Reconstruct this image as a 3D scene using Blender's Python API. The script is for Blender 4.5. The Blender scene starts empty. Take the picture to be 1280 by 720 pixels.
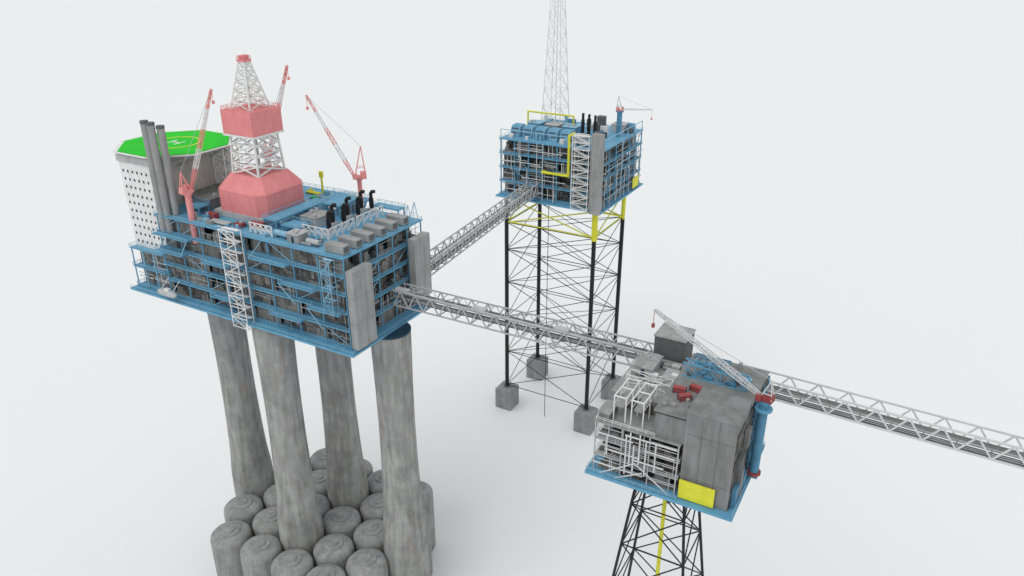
import bpy, math, random
from mathutils import Vector
R=random.Random(7)
S=bpy.context.scene
C=S.collection
V=Vector
ORG={}

# ------------------------------------------------------------------ mesh builder
class MB:
    def __init__(s): s.v=[]; s.f=[]
    def add(s,vs,fs):
        n=len(s.v); s.v+= [tuple(p) for p in vs]; s.f+=[tuple(i+n for i in f) for f in fs]
    def box(s,x0,x1,y0,y1,z0,z1):
        s.add([(x0,y0,z0),(x1,y0,z0),(x1,y1,z0),(x0,y1,z0),(x0,y0,z1),(x1,y0,z1),(x1,y1,z1),(x0,y1,z1)],
              [(3,2,1,0),(4,5,6,7),(0,1,5,4),(1,2,6,5),(2,3,7,6),(3,0,4,7)]); return s
    def bar(s,p,q,w,h=None):
        p=V(p);q=V(q);d=q-p
        if d.length<1e-4: return s
        d.normalize(); ref=V((0,0,1)) if abs(d.z)<.95 else V((1,0,0))
        a=d.cross(ref).normalized(); b=a.cross(d)
        j=1+R.uniform(-.05,.05); a=a*w*.5*j; b=b*(h or w)*.5*j
        s.add([p-a-b,p+a-b,p+a+b,p-a+b,q-a-b,q+a-b,q+a+b,q-a+b],
              [(3,2,1,0),(4,5,6,7),(0,1,5,4),(1,2,6,5),(2,3,7,6),(3,0,4,7)]); return s
    def tube(s,p,q,r,n=10,r2=None):
        p=V(p);q=V(q);d=(q-p)
        if d.length<1e-4: return s
        d.normalize(); ref=V((0,0,1)) if abs(d.z)<.95 else V((1,0,0))
        a=d.cross(ref).normalized(); b=a.cross(d); r2=r if r2 is None else r2
        vs=[];
        for c,rr in ((p,r),(q,r2)):
            for i in range(n):
                t=2*math.pi*i/n; vs.append(c+a*math.cos(t)*rr+b*math.sin(t)*rr)
        fs=[(i,(i+1)%n,n+(i+1)%n,n+i) for i in range(n)]+[tuple(range(n-1,-1,-1)),tuple(range(n,2*n))]
        s.add(vs,fs); return s
    def pipe(s,pts,r,n=8):
        for a,b in zip(pts,pts[1:]): s.tube(a,b,r,n)
        for a in pts[1:-1]: s.ball(a,r*1.02,n)
        return s
    def ball(s,c,r,n=8):
        s.lathe(c,[(r*math.sin(math.pi*k/6),-r*math.cos(math.pi*k/6)) for k in range(1,6)],n)
    def lathe(s,c,prof,n=32):
        c=V(c); vs=[]
        for (r,z) in prof:
            for i in range(n):
                t=2*math.pi*i/n; vs.append((c.x+r*math.cos(t),c.y+r*math.sin(t),c.z+z))
        fs=[]
        for k in range(len(prof)-1):
            for i in range(n):
                fs.append((k*n+i,k*n+(i+1)%n,(k+1)*n+(i+1)%n,(k+1)*n+i))
        m=(len(prof)-1)*n
        fs+=[tuple(range(n-1,-1,-1)),tuple(range(m,m+n))]
        s.add(vs,fs); return s
    def prism(s,b,z0,z1,t=None):
        t=t or b; n=len(b)
        s.add([(x,y,z0) for x,y in b]+[(x,y,z1) for x,y in t],
              [(i,(i+1)%n,n+(i+1)%n,n+i) for i in range(n)]+[tuple(range(n-1,-1,-1)),tuple(range(n,2*n))]); return s
    def lattice(s,B,T,n,w,wb,x=True,legs=True,horiz=True):
        B=[V(p) for p in B];T=[V(p) for p in T];k=len(B)
        L=lambda i,t:B[i%k].lerp(T[i%k],t)
        if legs:
            for i in range(k): s.bar(B[i],T[i],w)
        for j in range(n):
            a=j/n;b=(j+1)/n
            for i in range(k):
                if x or j%2==0: s.bar(L(i,a),L(i+1,b),wb)
                if x or j%2==1: s.bar(L(i+1,a),L(i,b),wb)
                if horiz: s.bar(L(i,b),L(i+1,b),wb)
        return s
    def boom(s,p,q,w0,w1,n,t):
        p=V(p);q=V(q);d=(q-p).normalized()
        a=d.cross(V((0,0,1))).normalized(); b=a.cross(d)
        B=[p+a*w0*i*.5+b*w0*j*.5 for i,j in((-1,-1),(1,-1),(1,1),(-1,1))]
        T=[q+a*w1*i*.5+b*w1*j*.5 for i,j in((-1,-1),(1,-1),(1,1),(-1,1))]
        return s.lattice(B,T,n,t,t*.7,x=False)
    def rail(s,pts,h=1.3,step=3,w=.11):
        for a,b in zip(pts,pts[1:]):
            a=V(a);b=V(b);n=max(1,int((b-a).length/step))
            for i in range(n+1):
                p=a.lerp(b,i/n); s.bar(p,p+V((0,0,h)),w)
            for hh in (h,h*.55): s.bar(a+V((0,0,hh)),b+V((0,0,hh)),w)
        return s

def props(o,label=None,cat=None,group=None,kind=None):
    if label:o['label']=label
    if cat:o['category']=cat
    if group:o['group']=group
    if kind:o['kind']=kind
def E(name,loc,label,cat,group=None):
    o=bpy.data.objects.new(name,None);C.objects.link(o);o.location=loc;o.empty_display_size=1
    props(o,label,cat,group);ORG[o.name]=V(loc);return o
def build(mb,name,m,parent=None,label=None,cat=None,group=None,kind=None,smooth=False,loc=None):
    if parent is not None: org=ORG[parent.name]
    else:
        if loc is None:
            n=len(mb.v); loc=(sum(v[0] for v in mb.v)/n,sum(v[1] for v in mb.v)/n,min(v[2] for v in mb.v))
        org=V(loc)
    me=bpy.data.meshes.new(name)
    me.from_pydata([(v[0]-org.x,v[1]-org.y,v[2]-org.z) for v in mb.v],[],mb.f);me.update()
    if smooth:
        me.shade_smooth(); me.set_sharp_from_angle(angle=math.radians(32))
    me.materials.append(m)
    o=bpy.data.objects.new(name,me);C.objects.link(o)
    if parent is not None:o.parent=parent
    else:o.location=org
    ORG[o.name]=org;props(o,label,cat,group,kind);return o
def copy_tree(o,parent=None,delta=None,label=None):
    c=o.copy();C.objects.link(c)
    if parent is not None:c.parent=parent
    if delta is not None:c.location=o.location+V(delta)
    if label:c['label']=label
    for ch in list(o.children):copy_tree(ch,c)
    return c
ORD=['nearest','second','third','fourth','fifth','sixth','seventh','eighth','ninth','tenth']

# ------------------------------------------------------------------ materials
def mat(name,col,col2=None,scale=.35,rough=.6,streak=0,rust=0,bump=0,metal=0,sz=.12,rustc=(.2,.13,.08)):
    m=bpy.data.materials.new(name);m.use_nodes=True;nt=m.node_tree;N=nt.nodes;L=nt.links
    b=N['Principled BSDF'];b.inputs['Roughness'].default_value=rough;b.inputs['Metallic'].default_value=metal
    b.inputs['Specular IOR Level'].default_value=.25
    tc=N.new('ShaderNodeTexCoord')
    n1=N.new('ShaderNodeTexNoise');n1.inputs['Scale'].default_value=scale;n1.inputs['Detail'].default_value=6;n1.inputs['Roughness'].default_value=.65
    L.new(tc.outputs['Object'],n1.inputs['Vector'])
    r=N.new('ShaderNodeValToRGB');r.color_ramp.elements[0].position=.32;r.color_ramp.elements[1].position=.68
    col2=col2 or [c*.72 for c in col]
    r.color_ramp.elements[0].color=(*col2,1);r.color_ramp.elements[1].color=(*col,1)
    L.new(n1.outputs['Fac'],r.inputs['Fac']);out=r.outputs['Color']
    if streak:
        mp=N.new('ShaderNodeMapping');mp.inputs['Scale'].default_value=(.6,.6,sz)
        L.new(tc.outputs['Object'],mp.inputs['Vector'])
        n2=N.new('ShaderNodeTexNoise');n2.inputs['Scale'].default_value=.8;n2.inputs['Detail'].default_value=7;n2.inputs['Roughness'].default_value=.6
        L.new(mp.outputs[0],n2.inputs['Vector'])
        r2=N.new('ShaderNodeValToRGB');r2.color_ramp.elements[0].position=.3;r2.color_ramp.elements[1].position=.6
        k=1-streak;r2.color_ramp.elements[0].color=(k,k,k*.97,1);r2.color_ramp.elements[1].color=(1,1,1,1)
        L.new(n2.outputs['Fac'],r2.inputs['Fac'])
        mx=N.new('ShaderNodeMix');mx.data_type='RGBA';mx.blend_type='MULTIPLY';mx.inputs['Factor'].default_value=1
        L.new(out,mx.inputs[6]);L.new(r2.outputs['Color'],mx.inputs[7]);out=mx.outputs[2]
    if rust:
        mp=N.new('ShaderNodeMapping');mp.inputs['Scale'].default_value=(1,1,.3);mp.inputs['Location'].default_value=(7,3,1)
        L.new(tc.outputs['Object'],mp.inputs['Vector'])
        n3=N.new('ShaderNodeTexNoise');n3.inputs['Scale'].default_value=.25;n3.inputs['Detail'].default_value=8;n3.inputs['Roughness'].default_value=.7
        L.new(mp.outputs[0],n3.inputs['Vector'])
        r3=N.new('ShaderNodeValToRGB');r3.color_ramp.elements[0].position=.54;r3.color_ramp.elements[1].position=.70
        r3.color_ramp.elements[0].color=(0,0,0,1);r3.color_ramp.elements[1].color=(rust,rust,rust,1)
        L.new(n3.outputs['Fac'],r3.inputs['Fac'])
        mx=N.new('ShaderNodeMix');mx.data_type='RGBA'
        L.new(r3.outputs['Color'],mx.inputs['Factor']);L.new(out,mx.inputs[6]);mx.inputs[7].default_value=(*rustc,1);out=mx.outputs[2]
    L.new(out,b.inputs['Base Color'])
    if bump:
        n4=N.new('ShaderNodeTexNoise');n4.inputs['Scale'].default_value=1.2;n4.inputs['Detail'].default_value=6
        L.new(tc.outputs['Object'],n4.inputs['Vector'])
        bp=N.new('ShaderNodeBump');bp.inputs['Strength'].default_value=bump;bp.inputs['Distance'].default_value=.4
        L.new(n4.outputs['Fac'],bp.inputs['Height']);L.new(bp.outputs[0],b.inputs['Normal'])
    return m
def mat_equip(name,stops,scale=.8):
    m=bpy.data.materials.new(name);m.use_nodes=True;nt=m.node_tree;N=nt.nodes;L=nt.links
    b=N['Principled BSDF'];b.inputs['Roughness'].default_value=.8
    tc=N.new('ShaderNodeTexCoord')
    v=N.new('ShaderNodeTexVoronoi');v.distance='CHEBYCHEV';v.inputs['Scale'].default_value=scale
    L.new(tc.outputs['Object'],v.inputs['Vector'])
    n=N.new('ShaderNodeTexNoise');n.inputs['Scale'].default_value=1.3;n.inputs['Detail'].default_value=8
    L.new(tc.outputs['Object'],n.inputs['Vector'])
    sp=N.new('ShaderNodeSeparateColor');L.new(v.outputs['Color'],sp.inputs[0])
    ma=N.new('ShaderNodeMath');ma.operation='MULTIPLY_ADD';ma.inputs[1].default_value=.4;L.new(sp.outputs[0],ma.inputs[0])
    m2=N.new('ShaderNodeMath');m2.operation='MULTIPLY';m2.inputs[1].default_value=.7;L.new(n.outputs['Fac'],m2.inputs[0]);L.new(m2.outputs[0],ma.inputs[2])
    r=N.new('ShaderNodeValToRGB');els=r.color_ramp.elements
    els[0].position=.25;els[0].color=(*stops[0],1);els[1].position=.8;els[1].color=(*stops[-1],1)
    for i,s in enumerate(stops[1:-1]):
        e=els.new(.25+.55*(i+1)/(len(stops)-1));e.color=(*s,1)
    L.new(ma.outputs[0],r.inputs['Fac']);L.new(r.outputs['Color'],b.inputs['Base Color'])
    return m
M=dict(
 ground=mat('white_seabed',(.805,.818,.822),(.795,.808,.812),scale=.002,rough=.95),
 concrete=mat('weathered_concrete',(.42,.42,.41),(.27,.272,.272),scale=.13,rough=.9,streak=.38,rust=.5,bump=.12,sz=.085,rustc=(.26,.19,.13)),
 cell=mat('cell_concrete',(.37,.37,.368),(.26,.263,.265),scale=.25,rough=.9,streak=.3,bump=.12,sz=.1,rust=.25),
 block=mat('footing_concrete',(.33,.335,.34),(.23,.235,.24),scale=.3,rough=.9,streak=.2),
 blue=mat('blue_paint',(.14,.38,.55),(.10,.29,.45),scale=.25,rough=.5,rust=.1),
 sblue=mat('sea_blue_paint',(.10,.28,.43),(.07,.20,.32),scale=.3,rough=.55),
 lblue=mat('light_blue_rail',(.30,.51,.65),(.2,.40,.54),scale=.6,rough=.5),
 dblue=mat('dark_blue_paint',(.02,.06,.10),(.015,.04,.07),rough=.5),
 white=mat('white_paint',(.82,.82,.82),(.70,.70,.70),scale=.3,rough=.5,streak=.08),
 pale=mat('pale_grey_paint',(.66,.67,.68),(.56,.57,.58),scale=.3,rough=.5),
 grey=mat('grey_panel',(.39,.395,.395),(.28,.283,.285),scale=.15,rough=.7,streak=.3,sz=.08),
 mgrey=mat('mid_grey_panel',(.27,.275,.275),(.19,.193,.195),scale=.15,rough=.7,streak=.3,sz=.08),
 lgrey=mat('light_grey_steel',(.50,.51,.52),(.38,.39,.40),scale=.4,rough=.6),
 dgrey=mat('dark_grey_roof',(.15,.153,.158),(.095,.098,.102),scale=.3,rough=.8),
 beige=mat('beige_cladding',(.60,.585,.555),(.48,.465,.44),scale=.15,rough=.8,streak=.15),
 tan=mat('grey_beige_panel',(.30,.285,.262),(.18,.172,.16),scale=.5,rough=.8,streak=.3),
 pink=mat('faded_red_paint',(.80,.29,.295),(.70,.235,.24),scale=.2,rough=.7,streak=.1),
 salmon=mat('pale_red_paint',(.82,.34,.33),(.74,.28,.27),scale=.2,rough=.7),
 red=mat('dark_red_paint',(.38,.08,.08),(.26,.05,.05),scale=.5,rough=.6),
 green=mat('helideck_green',(.01,.60,.015),(.008,.50,.012),scale=.1,rough=.7),
 yellow=mat('yellow_paint',(.75,.73,.05),(.60,.58,.04),scale=.4,rough=.5),
 black=mat('black_steel',(.022,.023,.025),(.012,.012,.013),scale=.5,rough=.45),
 glass=mat('dark_window',(.035,.04,.05),(.025,.03,.035),rough=.2),
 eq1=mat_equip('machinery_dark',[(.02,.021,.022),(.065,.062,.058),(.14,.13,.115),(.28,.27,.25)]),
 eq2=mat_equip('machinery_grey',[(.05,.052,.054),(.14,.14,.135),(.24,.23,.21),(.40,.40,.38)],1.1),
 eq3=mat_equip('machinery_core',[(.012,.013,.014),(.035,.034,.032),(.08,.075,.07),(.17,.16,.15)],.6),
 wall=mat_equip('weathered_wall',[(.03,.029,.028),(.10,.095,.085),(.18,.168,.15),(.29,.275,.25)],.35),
)

# ------------------------------------------------------------------ ground
g=MB();g.add([(-30000,-30000,0),(30000,-30000,0),(30000,30000,0),(-30000,30000,0)],[(0,1,2,3)])
build(g,'ground',M['ground'],kind='structure',loc=(0,0,0))

# ------------------------------------------------------------------ generic topsides
def clutter(mb,x0,x1,y0,y1,z0,z1,n):
    mb.box(x0,x1,y0,y1,z0+.01,z0+.35)
    for _ in range(n):
        w=R.uniform(.8,3.2);d=R.uniform(.8,2.5);h=R.uniform(.8,(z1-z0)*.8)
        x=R.uniform(x0,max(x0+.1,x1-w));y=R.uniform(y0,max(y0+.1,y1-d))
        if R.random()<.6: mb.box(x,x+w,y,y+d,z0+.3,z0+h)
        elif R.random()<.5: mb.tube((x+.7,y+.7,z0+.3),(x+.7,y+.7,z0+h),.7,8)
        else: mb.tube((x,y+.8,z0+1),(x+w,y+.8,z0+1),.75,8)
def pipes(mb,x0,x1,y,z0,z1,n,along='x',r=.16):
    P=(lambda a,z,o=0:(a,y+o,z)) if along=='x' else (lambda a,z,o=0:(y+o,a,z))
    zz=R.uniform(z0+1.5,z1-1);mb.tube(P(x0,zz),P(x1,zz),r,6)
    for _ in range(n-1):
        if R.random()<.4:
            z=R.uniform(z0+.8,z1-.6);mb.tube(P(x0,z),P(x1,z),r,6)
        else:
            a=R.uniform(x0,x1);mb.tube(P(a,z0),P(a,z1),r*R.uniform(.8,1.4),6)
def module_front(root,x0,x1,y,z0,z1,depth=4.5,face='y',npipe=3,light=False,wallp=.75,wm='wall',pp=.3,recs=(1.4,2,2.6)):
    solid=R.random()<wallp
    a0=x0+.05;a1=x1-.05
    rec=R.choice(recs) if solid else depth-.2
    def slab(a,b,r0,r1,c,d):
        return MB().box(a,b,y+r0,y+r1,c,d) if face=='y' else MB().box(y-r1,y-r0,a,b,c,d)
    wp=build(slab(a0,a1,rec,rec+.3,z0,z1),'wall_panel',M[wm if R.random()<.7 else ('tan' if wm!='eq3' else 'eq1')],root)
    mb=MB()
    if solid:
        for i in range(R.randint(1,3)):
            a=R.uniform(x0+.4,x1-3);w=R.uniform(.8,2.8);h0=R.uniform(0,2.5);h=R.uniform(1,2.8);o=R.uniform(.15,.6)
            build(slab(a,a+w,rec-o,rec-.01,z0+h0+.1,min(z1-.2,z0+h0+h)),'louvre',M[R.choice(['dgrey','eq1','mgrey','tan','tan'])],wp)
    else:
        if face=='y': clutter(mb,x0+.6,x1-.6,y+1,y+depth-.4,z0,z1-.5,8)
        else: clutter(mb,y-depth+.4,y-1,x0+.6,x1-.6,z0,z1-.5,8)
        build(mb,'equipment_module',M[R.choice(['eq1','eq2','tan','mgrey'])],root)
    if R.random()<(.9 if light else pp):
        pb=MB();pipes(pb,x0+.5,x1-.5,y+.4 if face=='y' else y-.4,z0,z1,npipe,'x' if face=='y' else 'y',r=.1 if not light else .14)
        build(pb,'pipework',M['pale' if light else 'lgrey'],root)
def lin(a,b,n): return [a+(b-a)*i/n for i in range(n+1)]
def topsides(root,x0,x1,y0,y1,zs,nx,ny,colw=.36,light=False,npipe=3,core=6,diag=.3,mcol='blue',wallp=.75,wm='wall',pt=.42,pp=.3,rm='lblue',recs=(1.4,2,2.6)):
    xs=lin(x0,x1,nx);ys=lin(y0,y1,ny)
    for k,z in enumerate(zs):
        mb=MB();mb.box(x0-.7,x1+.6,y0-.8,y1+.5,z-pt,z)
        build(mb,'deck_plate',M[mcol],root)
        for pts in ([(x0-.6,y0-.7,z),(x1+.5,y0-.7,z)],[(x1+.5,y0-.7,z),(x1+.5,y1+.4,z)],[(x0-.4,y1+.4,z),(x1+.4,y1+.4,z)],[(x0-.6,y0-.7,z),(x0-.6,y1+.4,z)]):
            build(MB().rail(pts,1.1,5,.07),'railing',M[rm],root)
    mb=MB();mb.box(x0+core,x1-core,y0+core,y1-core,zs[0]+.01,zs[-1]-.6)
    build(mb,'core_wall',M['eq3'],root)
    z0,z1=zs[0],zs[-1]-.56
    for x in xs:
        for y in (y0,y1): build(MB().box(x-colw/2,x+colw/2,y-colw/2,y+colw/2,z0,z1),'column',M[mcol],root)
    for y in ys[1:-1]:
        for x in (x0,x1): build(MB().box(x-colw/2,x+colw/2,y-colw/2,y+colw/2,z0,z1),'column',M[mcol],root)
    for k in range(len(zs)-1):
        a,b=zs[k],zs[k+1]-pt
        for i in range(nx):
            module_front(root,xs[i],xs[i+1],y0,a,b,npipe=npipe,light=light,depth=core-.3,wallp=wallp,wm=wm,pp=pp,recs=recs)
            if R.random()<diag:
                p,q=((xs[i],y0,a),(xs[i+1],y0,b)) if R.random()<.5 else ((xs[i],y0,b),(xs[i+1],y0,a))
                build(MB().bar(p,q,.2),'brace',M['lblue'],root)
        for i in range(ny):
            module_front(root,ys[i],ys[i+1],x1,a,b,face='x',npipe=npipe,light=light,depth=core-.3,wallp=wallp*.6,wm=wm,pp=pp,recs=recs)
            if R.random()<diag: build(MB().bar((x1,ys[i],a),(x1,ys[i+1],b),.2),'brace',M['lblue'],root)
def roof_units(root,x0,x1,y0,y1,z,n,mats,smin=.8,smax=3,hmax=2.2):
    for _ in range(n):
        x=R.uniform(x0,x1);y=R.uniform(y0,y1);l=R.uniform(smin,smax);w=R.uniform(smin,smax*.7);h=R.uniform(.5,hmax)
        mb=MB()
        k=R.random()
        if k<.6: mb.box(x,x+l,y,y+w,z+.01,z+h)
        elif k<.8: mb.tube((x,y,z+.5),(x+l*1.6,y,z+.5),.45,10)
        else: mb.tube((x,y,z),(x,y,z+h*1.2),.5,10)
        build(mb,'roof_unit',M[R.choice(mats)],root)

def stair_tower(label,x0,x1,y0,y1,z0,z1,n,group=None,w=.38,m='white'):
    t=E('stair_tower',((x0+x1)/2,(y0+y1)/2,z0),label,'stairs',group)
    fr=MB();
    for x in (x0,x1):
        for y in (y0,y1): fr.bar((x,y,z0),(x,y,z1),w)
    fr.bar((x0,y0,z0+.3),(x1,y0,z0+.3),w*.8);fr.bar((x0,y1,z0+.3),(x1,y1,z0+.3),w*.8);fr.bar((x0,y0,z0+.3),(x0,y1,z0+.3),w*.8);fr.bar((x1,y0,z0+.3),(x1,y1,z0+.3),w*.8)
    build(fr,'frame',M[m],t)
    h=(z1-z0)/n
    for k in range(n):
        a=z0+k*h;b=a+h
        fl=MB()
        p,q=((x0,x1) if k%2 else (x1,x0))
        for y in (y0,(y0+y1)/2): fl.bar((p,y,a),(q,y,b),w*.8)
        ns=8
        for i in range(ns):
            s=(i+.5)/ns;xx=p+(q-p)*s;fl.bar((xx,y0,a+h*s),(xx,(y0+y1)/2,a+h*s),.25,.1)
        fl.bar((x0,y0,b),(x1,y0,b),w*.9);fl.bar((x0,y0,b+1.2),(x1,y0,b+1.2),w*.5);fl.box(x0,x1,(y0+y1)/2,y1,b-.12,b)
        build(fl,'stair_flight',M[m],t)
    return t
def crane(name,label,base,h,r,tip,mp,m1,m2,top,group,w=1.5,cabs=1.0,nsec=5,bt=.2,mcab=None):
    base=V(base);tip=V(tip);t=E(name,base,label,'crane',group);mcab=mcab or m1
    build(MB().tube(base,base+V((0,0,h)),r,20).tube(base+V((0,0,h-.6)),base+V((0,0,h)),r*1.5,20),'pedestal',M[mp],t,smooth=True)
    hd=V((tip.x-base.x,tip.y-base.y,0)).normalized();sd=V((-hd.y,hd.x,0))
    P=lambda a,b,c:base+hd*a*cabs+sd*b*cabs+V((0,0,h+c*cabs))
    def ob(a0,a1,b0,b1,c0,c1):
        mb=MB();mb.add([P(a0,b0,c0),P(a1,b0,c0),P(a1,b1,c0),P(a0,b1,c0),P(a0,b0,c1),P(a1,b0,c1),P(a1,b1,c1),P(a0,b1,c1)],[(3,2,1,0),(4,5,6,7),(0,1,5,4),(1,2,6,5),(2,3,7,6),(3,0,4,7)]);return mb
    build(ob(-3.2,2.4,-1.8,1.8,.02,1.0),'slewing_platform',M[mcab],t)
    cb=build(ob(.6,2.6,1.85,3.4,.4,2.8),'operator_cab',M[mcab],t)
    build(ob(2.62,2.68,2.0,3.2,1.2,2.5),'cab_window',M['glass'],cb)
    build(ob(-3.1,-.6,-1.4,1.4,1.02,2.8),'winch_house',M[mcab],t)
    af=MB();ap=P(-1.6,0,top)
    for s in (-1.3,1.3):
        af.bar(P(1.6,s,1),ap,.25);af.bar(P(-2.9,s,1),ap,.25)
        af.bar(P(.6,s,1+(top-1)*.3),P(-2.5,s,1+(top-1)*.3),.18)
    af.bar(P(.3,-.8,top*.5),P(.3,.8,top*.5),.18)
    build(af,'a_frame',M[m1],t)
    p=P(2.2,0,1.3)
    for k in range(nsec):
        a=p.lerp(tip,k/nsec);b=p.lerp(tip,(k+1)/nsec-.002)
        f=lambda s:w*(.55+.45*min(1,s*4))*(1-.55*max(0,s-.3)/.7)
        build(MB().boom(a,b,f(k/nsec),f((k+1)/nsec),3,bt),'boom_section',M[m1] if k%2==0 else M[m2],t)
    build(MB().bar(ap,tip,.1),'hoist_cable',M['lgrey'],t)
    hk=MB();e=tip-V((0,0,4));hk.bar(tip,e,.12);hk.box(e.x-.35,e.x+.35,e.y-.35,e.y+.35,e.z-1,e.z);build(hk,'hook_block',M[mcab],t)
    return t

# ================================================================== LEFT (LARGE) PLATFORM
s=16.6;cx0,cy0=-236,187
base=E('concrete_base',(-194,187,0),'weathered grey concrete base of domed storage cells with four tall shafts','platform base')
rows={-2:range(1,5),-1:range(0,5),0:range(0,6),1:range(0,5),2:range(1,5)}
for r_,ks in rows.items():
    for k in ks:
        x=cx0+s*k+(s/2 if r_%2 else 0);y=cy0+r_*s*.866
        isleg=(r_==0 and k in(0,5)) or (r_ in(-1,1) and k==2)
        rr=8.0
        if not isleg:
            c=build(MB().lathe((x,y,0),[(rr,0),(rr,28.2),(rr-.25,29.3),(rr-1.0,30.2),(rr-1.5,30.5),(4.8,31.1),(4.6,31.15)],40),'storage_cell',M['cell'],base,smooth=True)
            build(MB().lathe((x,y,31.0),[(4.1,0),(4.0,.6),(2.2,.85),(2.1,1.3),(1.6,1.4)],28),'hatch_cover',M['cell'],c,smooth=True)
        else:
            build(MB().lathe((x,y,0),[(8.7,0),(8.7,30),(8.5,38),(7.6,48),(7.1,60),(6.7,76),(6.6,90),(6.7,104),(6.95,116),(7.1,126.3)],56),'shaft',M['concrete'],base,smooth=True)
            build(MB().lathe((x,y,126.0),[(7.15,0),(7.2,.1),(7.2,.7)],40),'shaft_collar',M['dblue'],base,smooth=True)

Z=[128,134.3,140.6,146.9,153.2,159.5]
T=E('platform_topsides',(-205,188,127),'large blue framed platform topsides standing on four concrete shafts','oil platform')
build(MB().box(-259.6,-150.5,164.5,211.5,126.8,127.55),'bottom_deck',M['blue'],T)
build(MB().rail([(-259.4,164.7,127.6),(-150.7,164.7,127.6),(-150.7,211.3,127.6)],1.2,4,.09),'railing',M['lblue'],T)
topsides(T,-240,-154,168,209,Z,8,5,npipe=3,wallp=.88,diag=.28,pp=.22)
for z in (128,136,143.4):
    build(MB().box(-259,-240.8,167.2,209,z-.3,z),'wing_deck',M['blue'],T)
    build(MB().rail([(-259,209,z),(-259,167.3,z),(-241,167.3,z)],1.3,3),'railing',M['lblue'],T)
for x in (-258.6,-252.5,-246.5):
    build(MB().box(x-.2,x+.2,167.6,168.0,127.6,142.9),'wing_column',M['lblue'],T)
for a,b in ((128,135.5),(136,142.9)):
    for x in (-258.5,-249.6): module_front(T,x,x+8.8,168.2,a,b,light=True,wm='eq2')
build(MB().box(-257.5,-241,174,207,127.65,142.8),'wing_core',M['eq2'],T)
build(MB().box(-240,-184,209.7,220,158.9,159.45),'rear_deck',M['blue'],T)
build(MB().rail([(-184.2,210,159.5),(-184.2,219.8,159.5),(-240,219.8,159.5)],1.3,3),'railing',M['lblue'],T)
for x in (-238,-220,-202,-186): build(MB().bar((x,219,158.8),(x,210.5,146),.6),'rear_strut',M['blue'],T)
for (x0,x1,z) in ((-240,-222,153.22),(-240,-226,146.92),(-216,-204,146.93),(-192,-176,153.22),(-168,-155,140.62),(-186,-172,134.32),(-180,-165,146.93),(-214,-204,134.32)):
    build(MB().box(x0,x1,164.4,167.1,z-.3,z+.02),'balcony',M['blue'],T)
    build(MB().rail([(x0,167,z),(x0,164.5,z),(x1,164.5,z),(x1,167,z)],1.1,3,.08),'balcony_rail',M['lblue'],T)
for p,q_ in (((-192,164.4,153),(-188,167,159)),((-168,164.4,140.6),(-162,164.4,134.3)),((-180,164.4,147),(-173,164.4,140.8)),((-226,164.4,147),(-222,164.4,153))):
    build(MB().bar(p,q_,.22),'access_stair',M['lblue'],T)
roof_units(T,-224,-165,169,176,159.5,18,['lgrey','blue','grey','lblue','dgrey'])
roof_units(T,-193,-176,178,206,159.5,14,['lgrey','blue','grey','lblue','white'])
roof_units(T,-222,-190,205,217,159.5,10,['lgrey','blue','grey','yellow'])
for x,y,l,w_,m_ in ((-199,214,7,1,'yellow'),(-192,215,5,2,'yellow'),(-197,207,5,1.5,'green')):
    build(MB().box(x,x+l,y,y+w_,159.6,160.6),'low_rack',M[m_],T)

def blast(label,x0,x1,y0,y1,z0,z1,group=None):
    t=E('blast_wall',((x0+x1)/2,(y0+y1)/2,z0),label,'blast wall',group)
    build(MB().box(x0,x1,y0,y1,z0,z1),'panel',M['grey'],t)
    n=int((z1-z0)/8)
    for i in range(1,n): build(MB().box(x0-.05,x1+.05,y0-.05,y1+.05,z0+i*(z1-z0)/n-.05,z0+i*(z1-z0)/n+.05),'rib',M['grey'],t)
blast('tall grey blast wall slab at the near right corner of the large platform',-152,-149.3,166.2,175.6,129,156,'blast walls of the large platform')
blast('tall grey blast wall slab at the far right corner of the large platform',-152,-149.3,198.5,207.5,133,156,'blast walls of the large platform')

stair_tower('tall white zigzag stair tower on the front of the large platform',-202.5,-195.5,162.9,165.9,126,162,9,'white stair towers',w=.26)
stair_tower('small pale blue stair tower at the right end of the large platform front',-160,-156.4,163.9,166.4,140.7,159,4,'white stair towers',w=.16,m='lblue')

# living quarters
Q=E('living_quarters',(-249,188,143.5),'white accommodation block with rows of small windows under the green helideck','building')
build(MB().box(-258.5,-240.5,170,206,143.45,176),'wall',M['white'],Q)
build(MB().box(-240.45,-240.2,170.4,205.8,160,175.8),'side_cladding',M['beige'],Q)
build(MB().box(-259,-240,169.5,206.5,176.05,178.6),'roof',M['lgrey'],Q)
for i in range(7):
    for j in range(10):
        x=-256.8+i*2.5+(.0 if j%2 else .3);z=145.2+j*3.0
        build(MB().box(x-.36,x+.36,169.9,170.05,z,z+.95),'window',M['glass'],Q)
hc=V((-249,188,179.6));HR=20.3
hl=E('helideck',hc,'bright green octagonal helideck with a yellow circle and white H above the accommodation block','helideck')
def octo(r,off=22.5):return[(hc.x+r*math.cos(math.radians(off+45*i)),hc.y+r*math.sin(math.radians(off+45*i))) for i in range(8)]
dz_=-.8
build(MB().prism(octo(HR),180.0+dz_,180.8+dz_),'deck',M['green'],hl)
rim=MB();o1=octo(HR+.05);o2=octo(HR+1.7)
for i in range(8):
    a,b=o1[i],o1[(i+1)%8];c,d=o2[(i+1)%8],o2[i]
    rim.add([(a[0],a[1],180.5+dz_),(b[0],b[1],180.5+dz_),(c[0],c[1],180.7+dz_),(d[0],d[1],180.7+dz_),(a[0],a[1],179.7+dz_),(b[0],b[1],179.7+dz_),(c[0],c[1],180.4+dz_),(d[0],d[1],180.4+dz_)],[(0,3,2,1),(4,5,6,7),(0,1,5,4),(1,2,6,5),(2,3,7,6),(3,0,4,7)])
build(rim,'safety_net',M['white'],hl)
rg=MB();n=48
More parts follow.
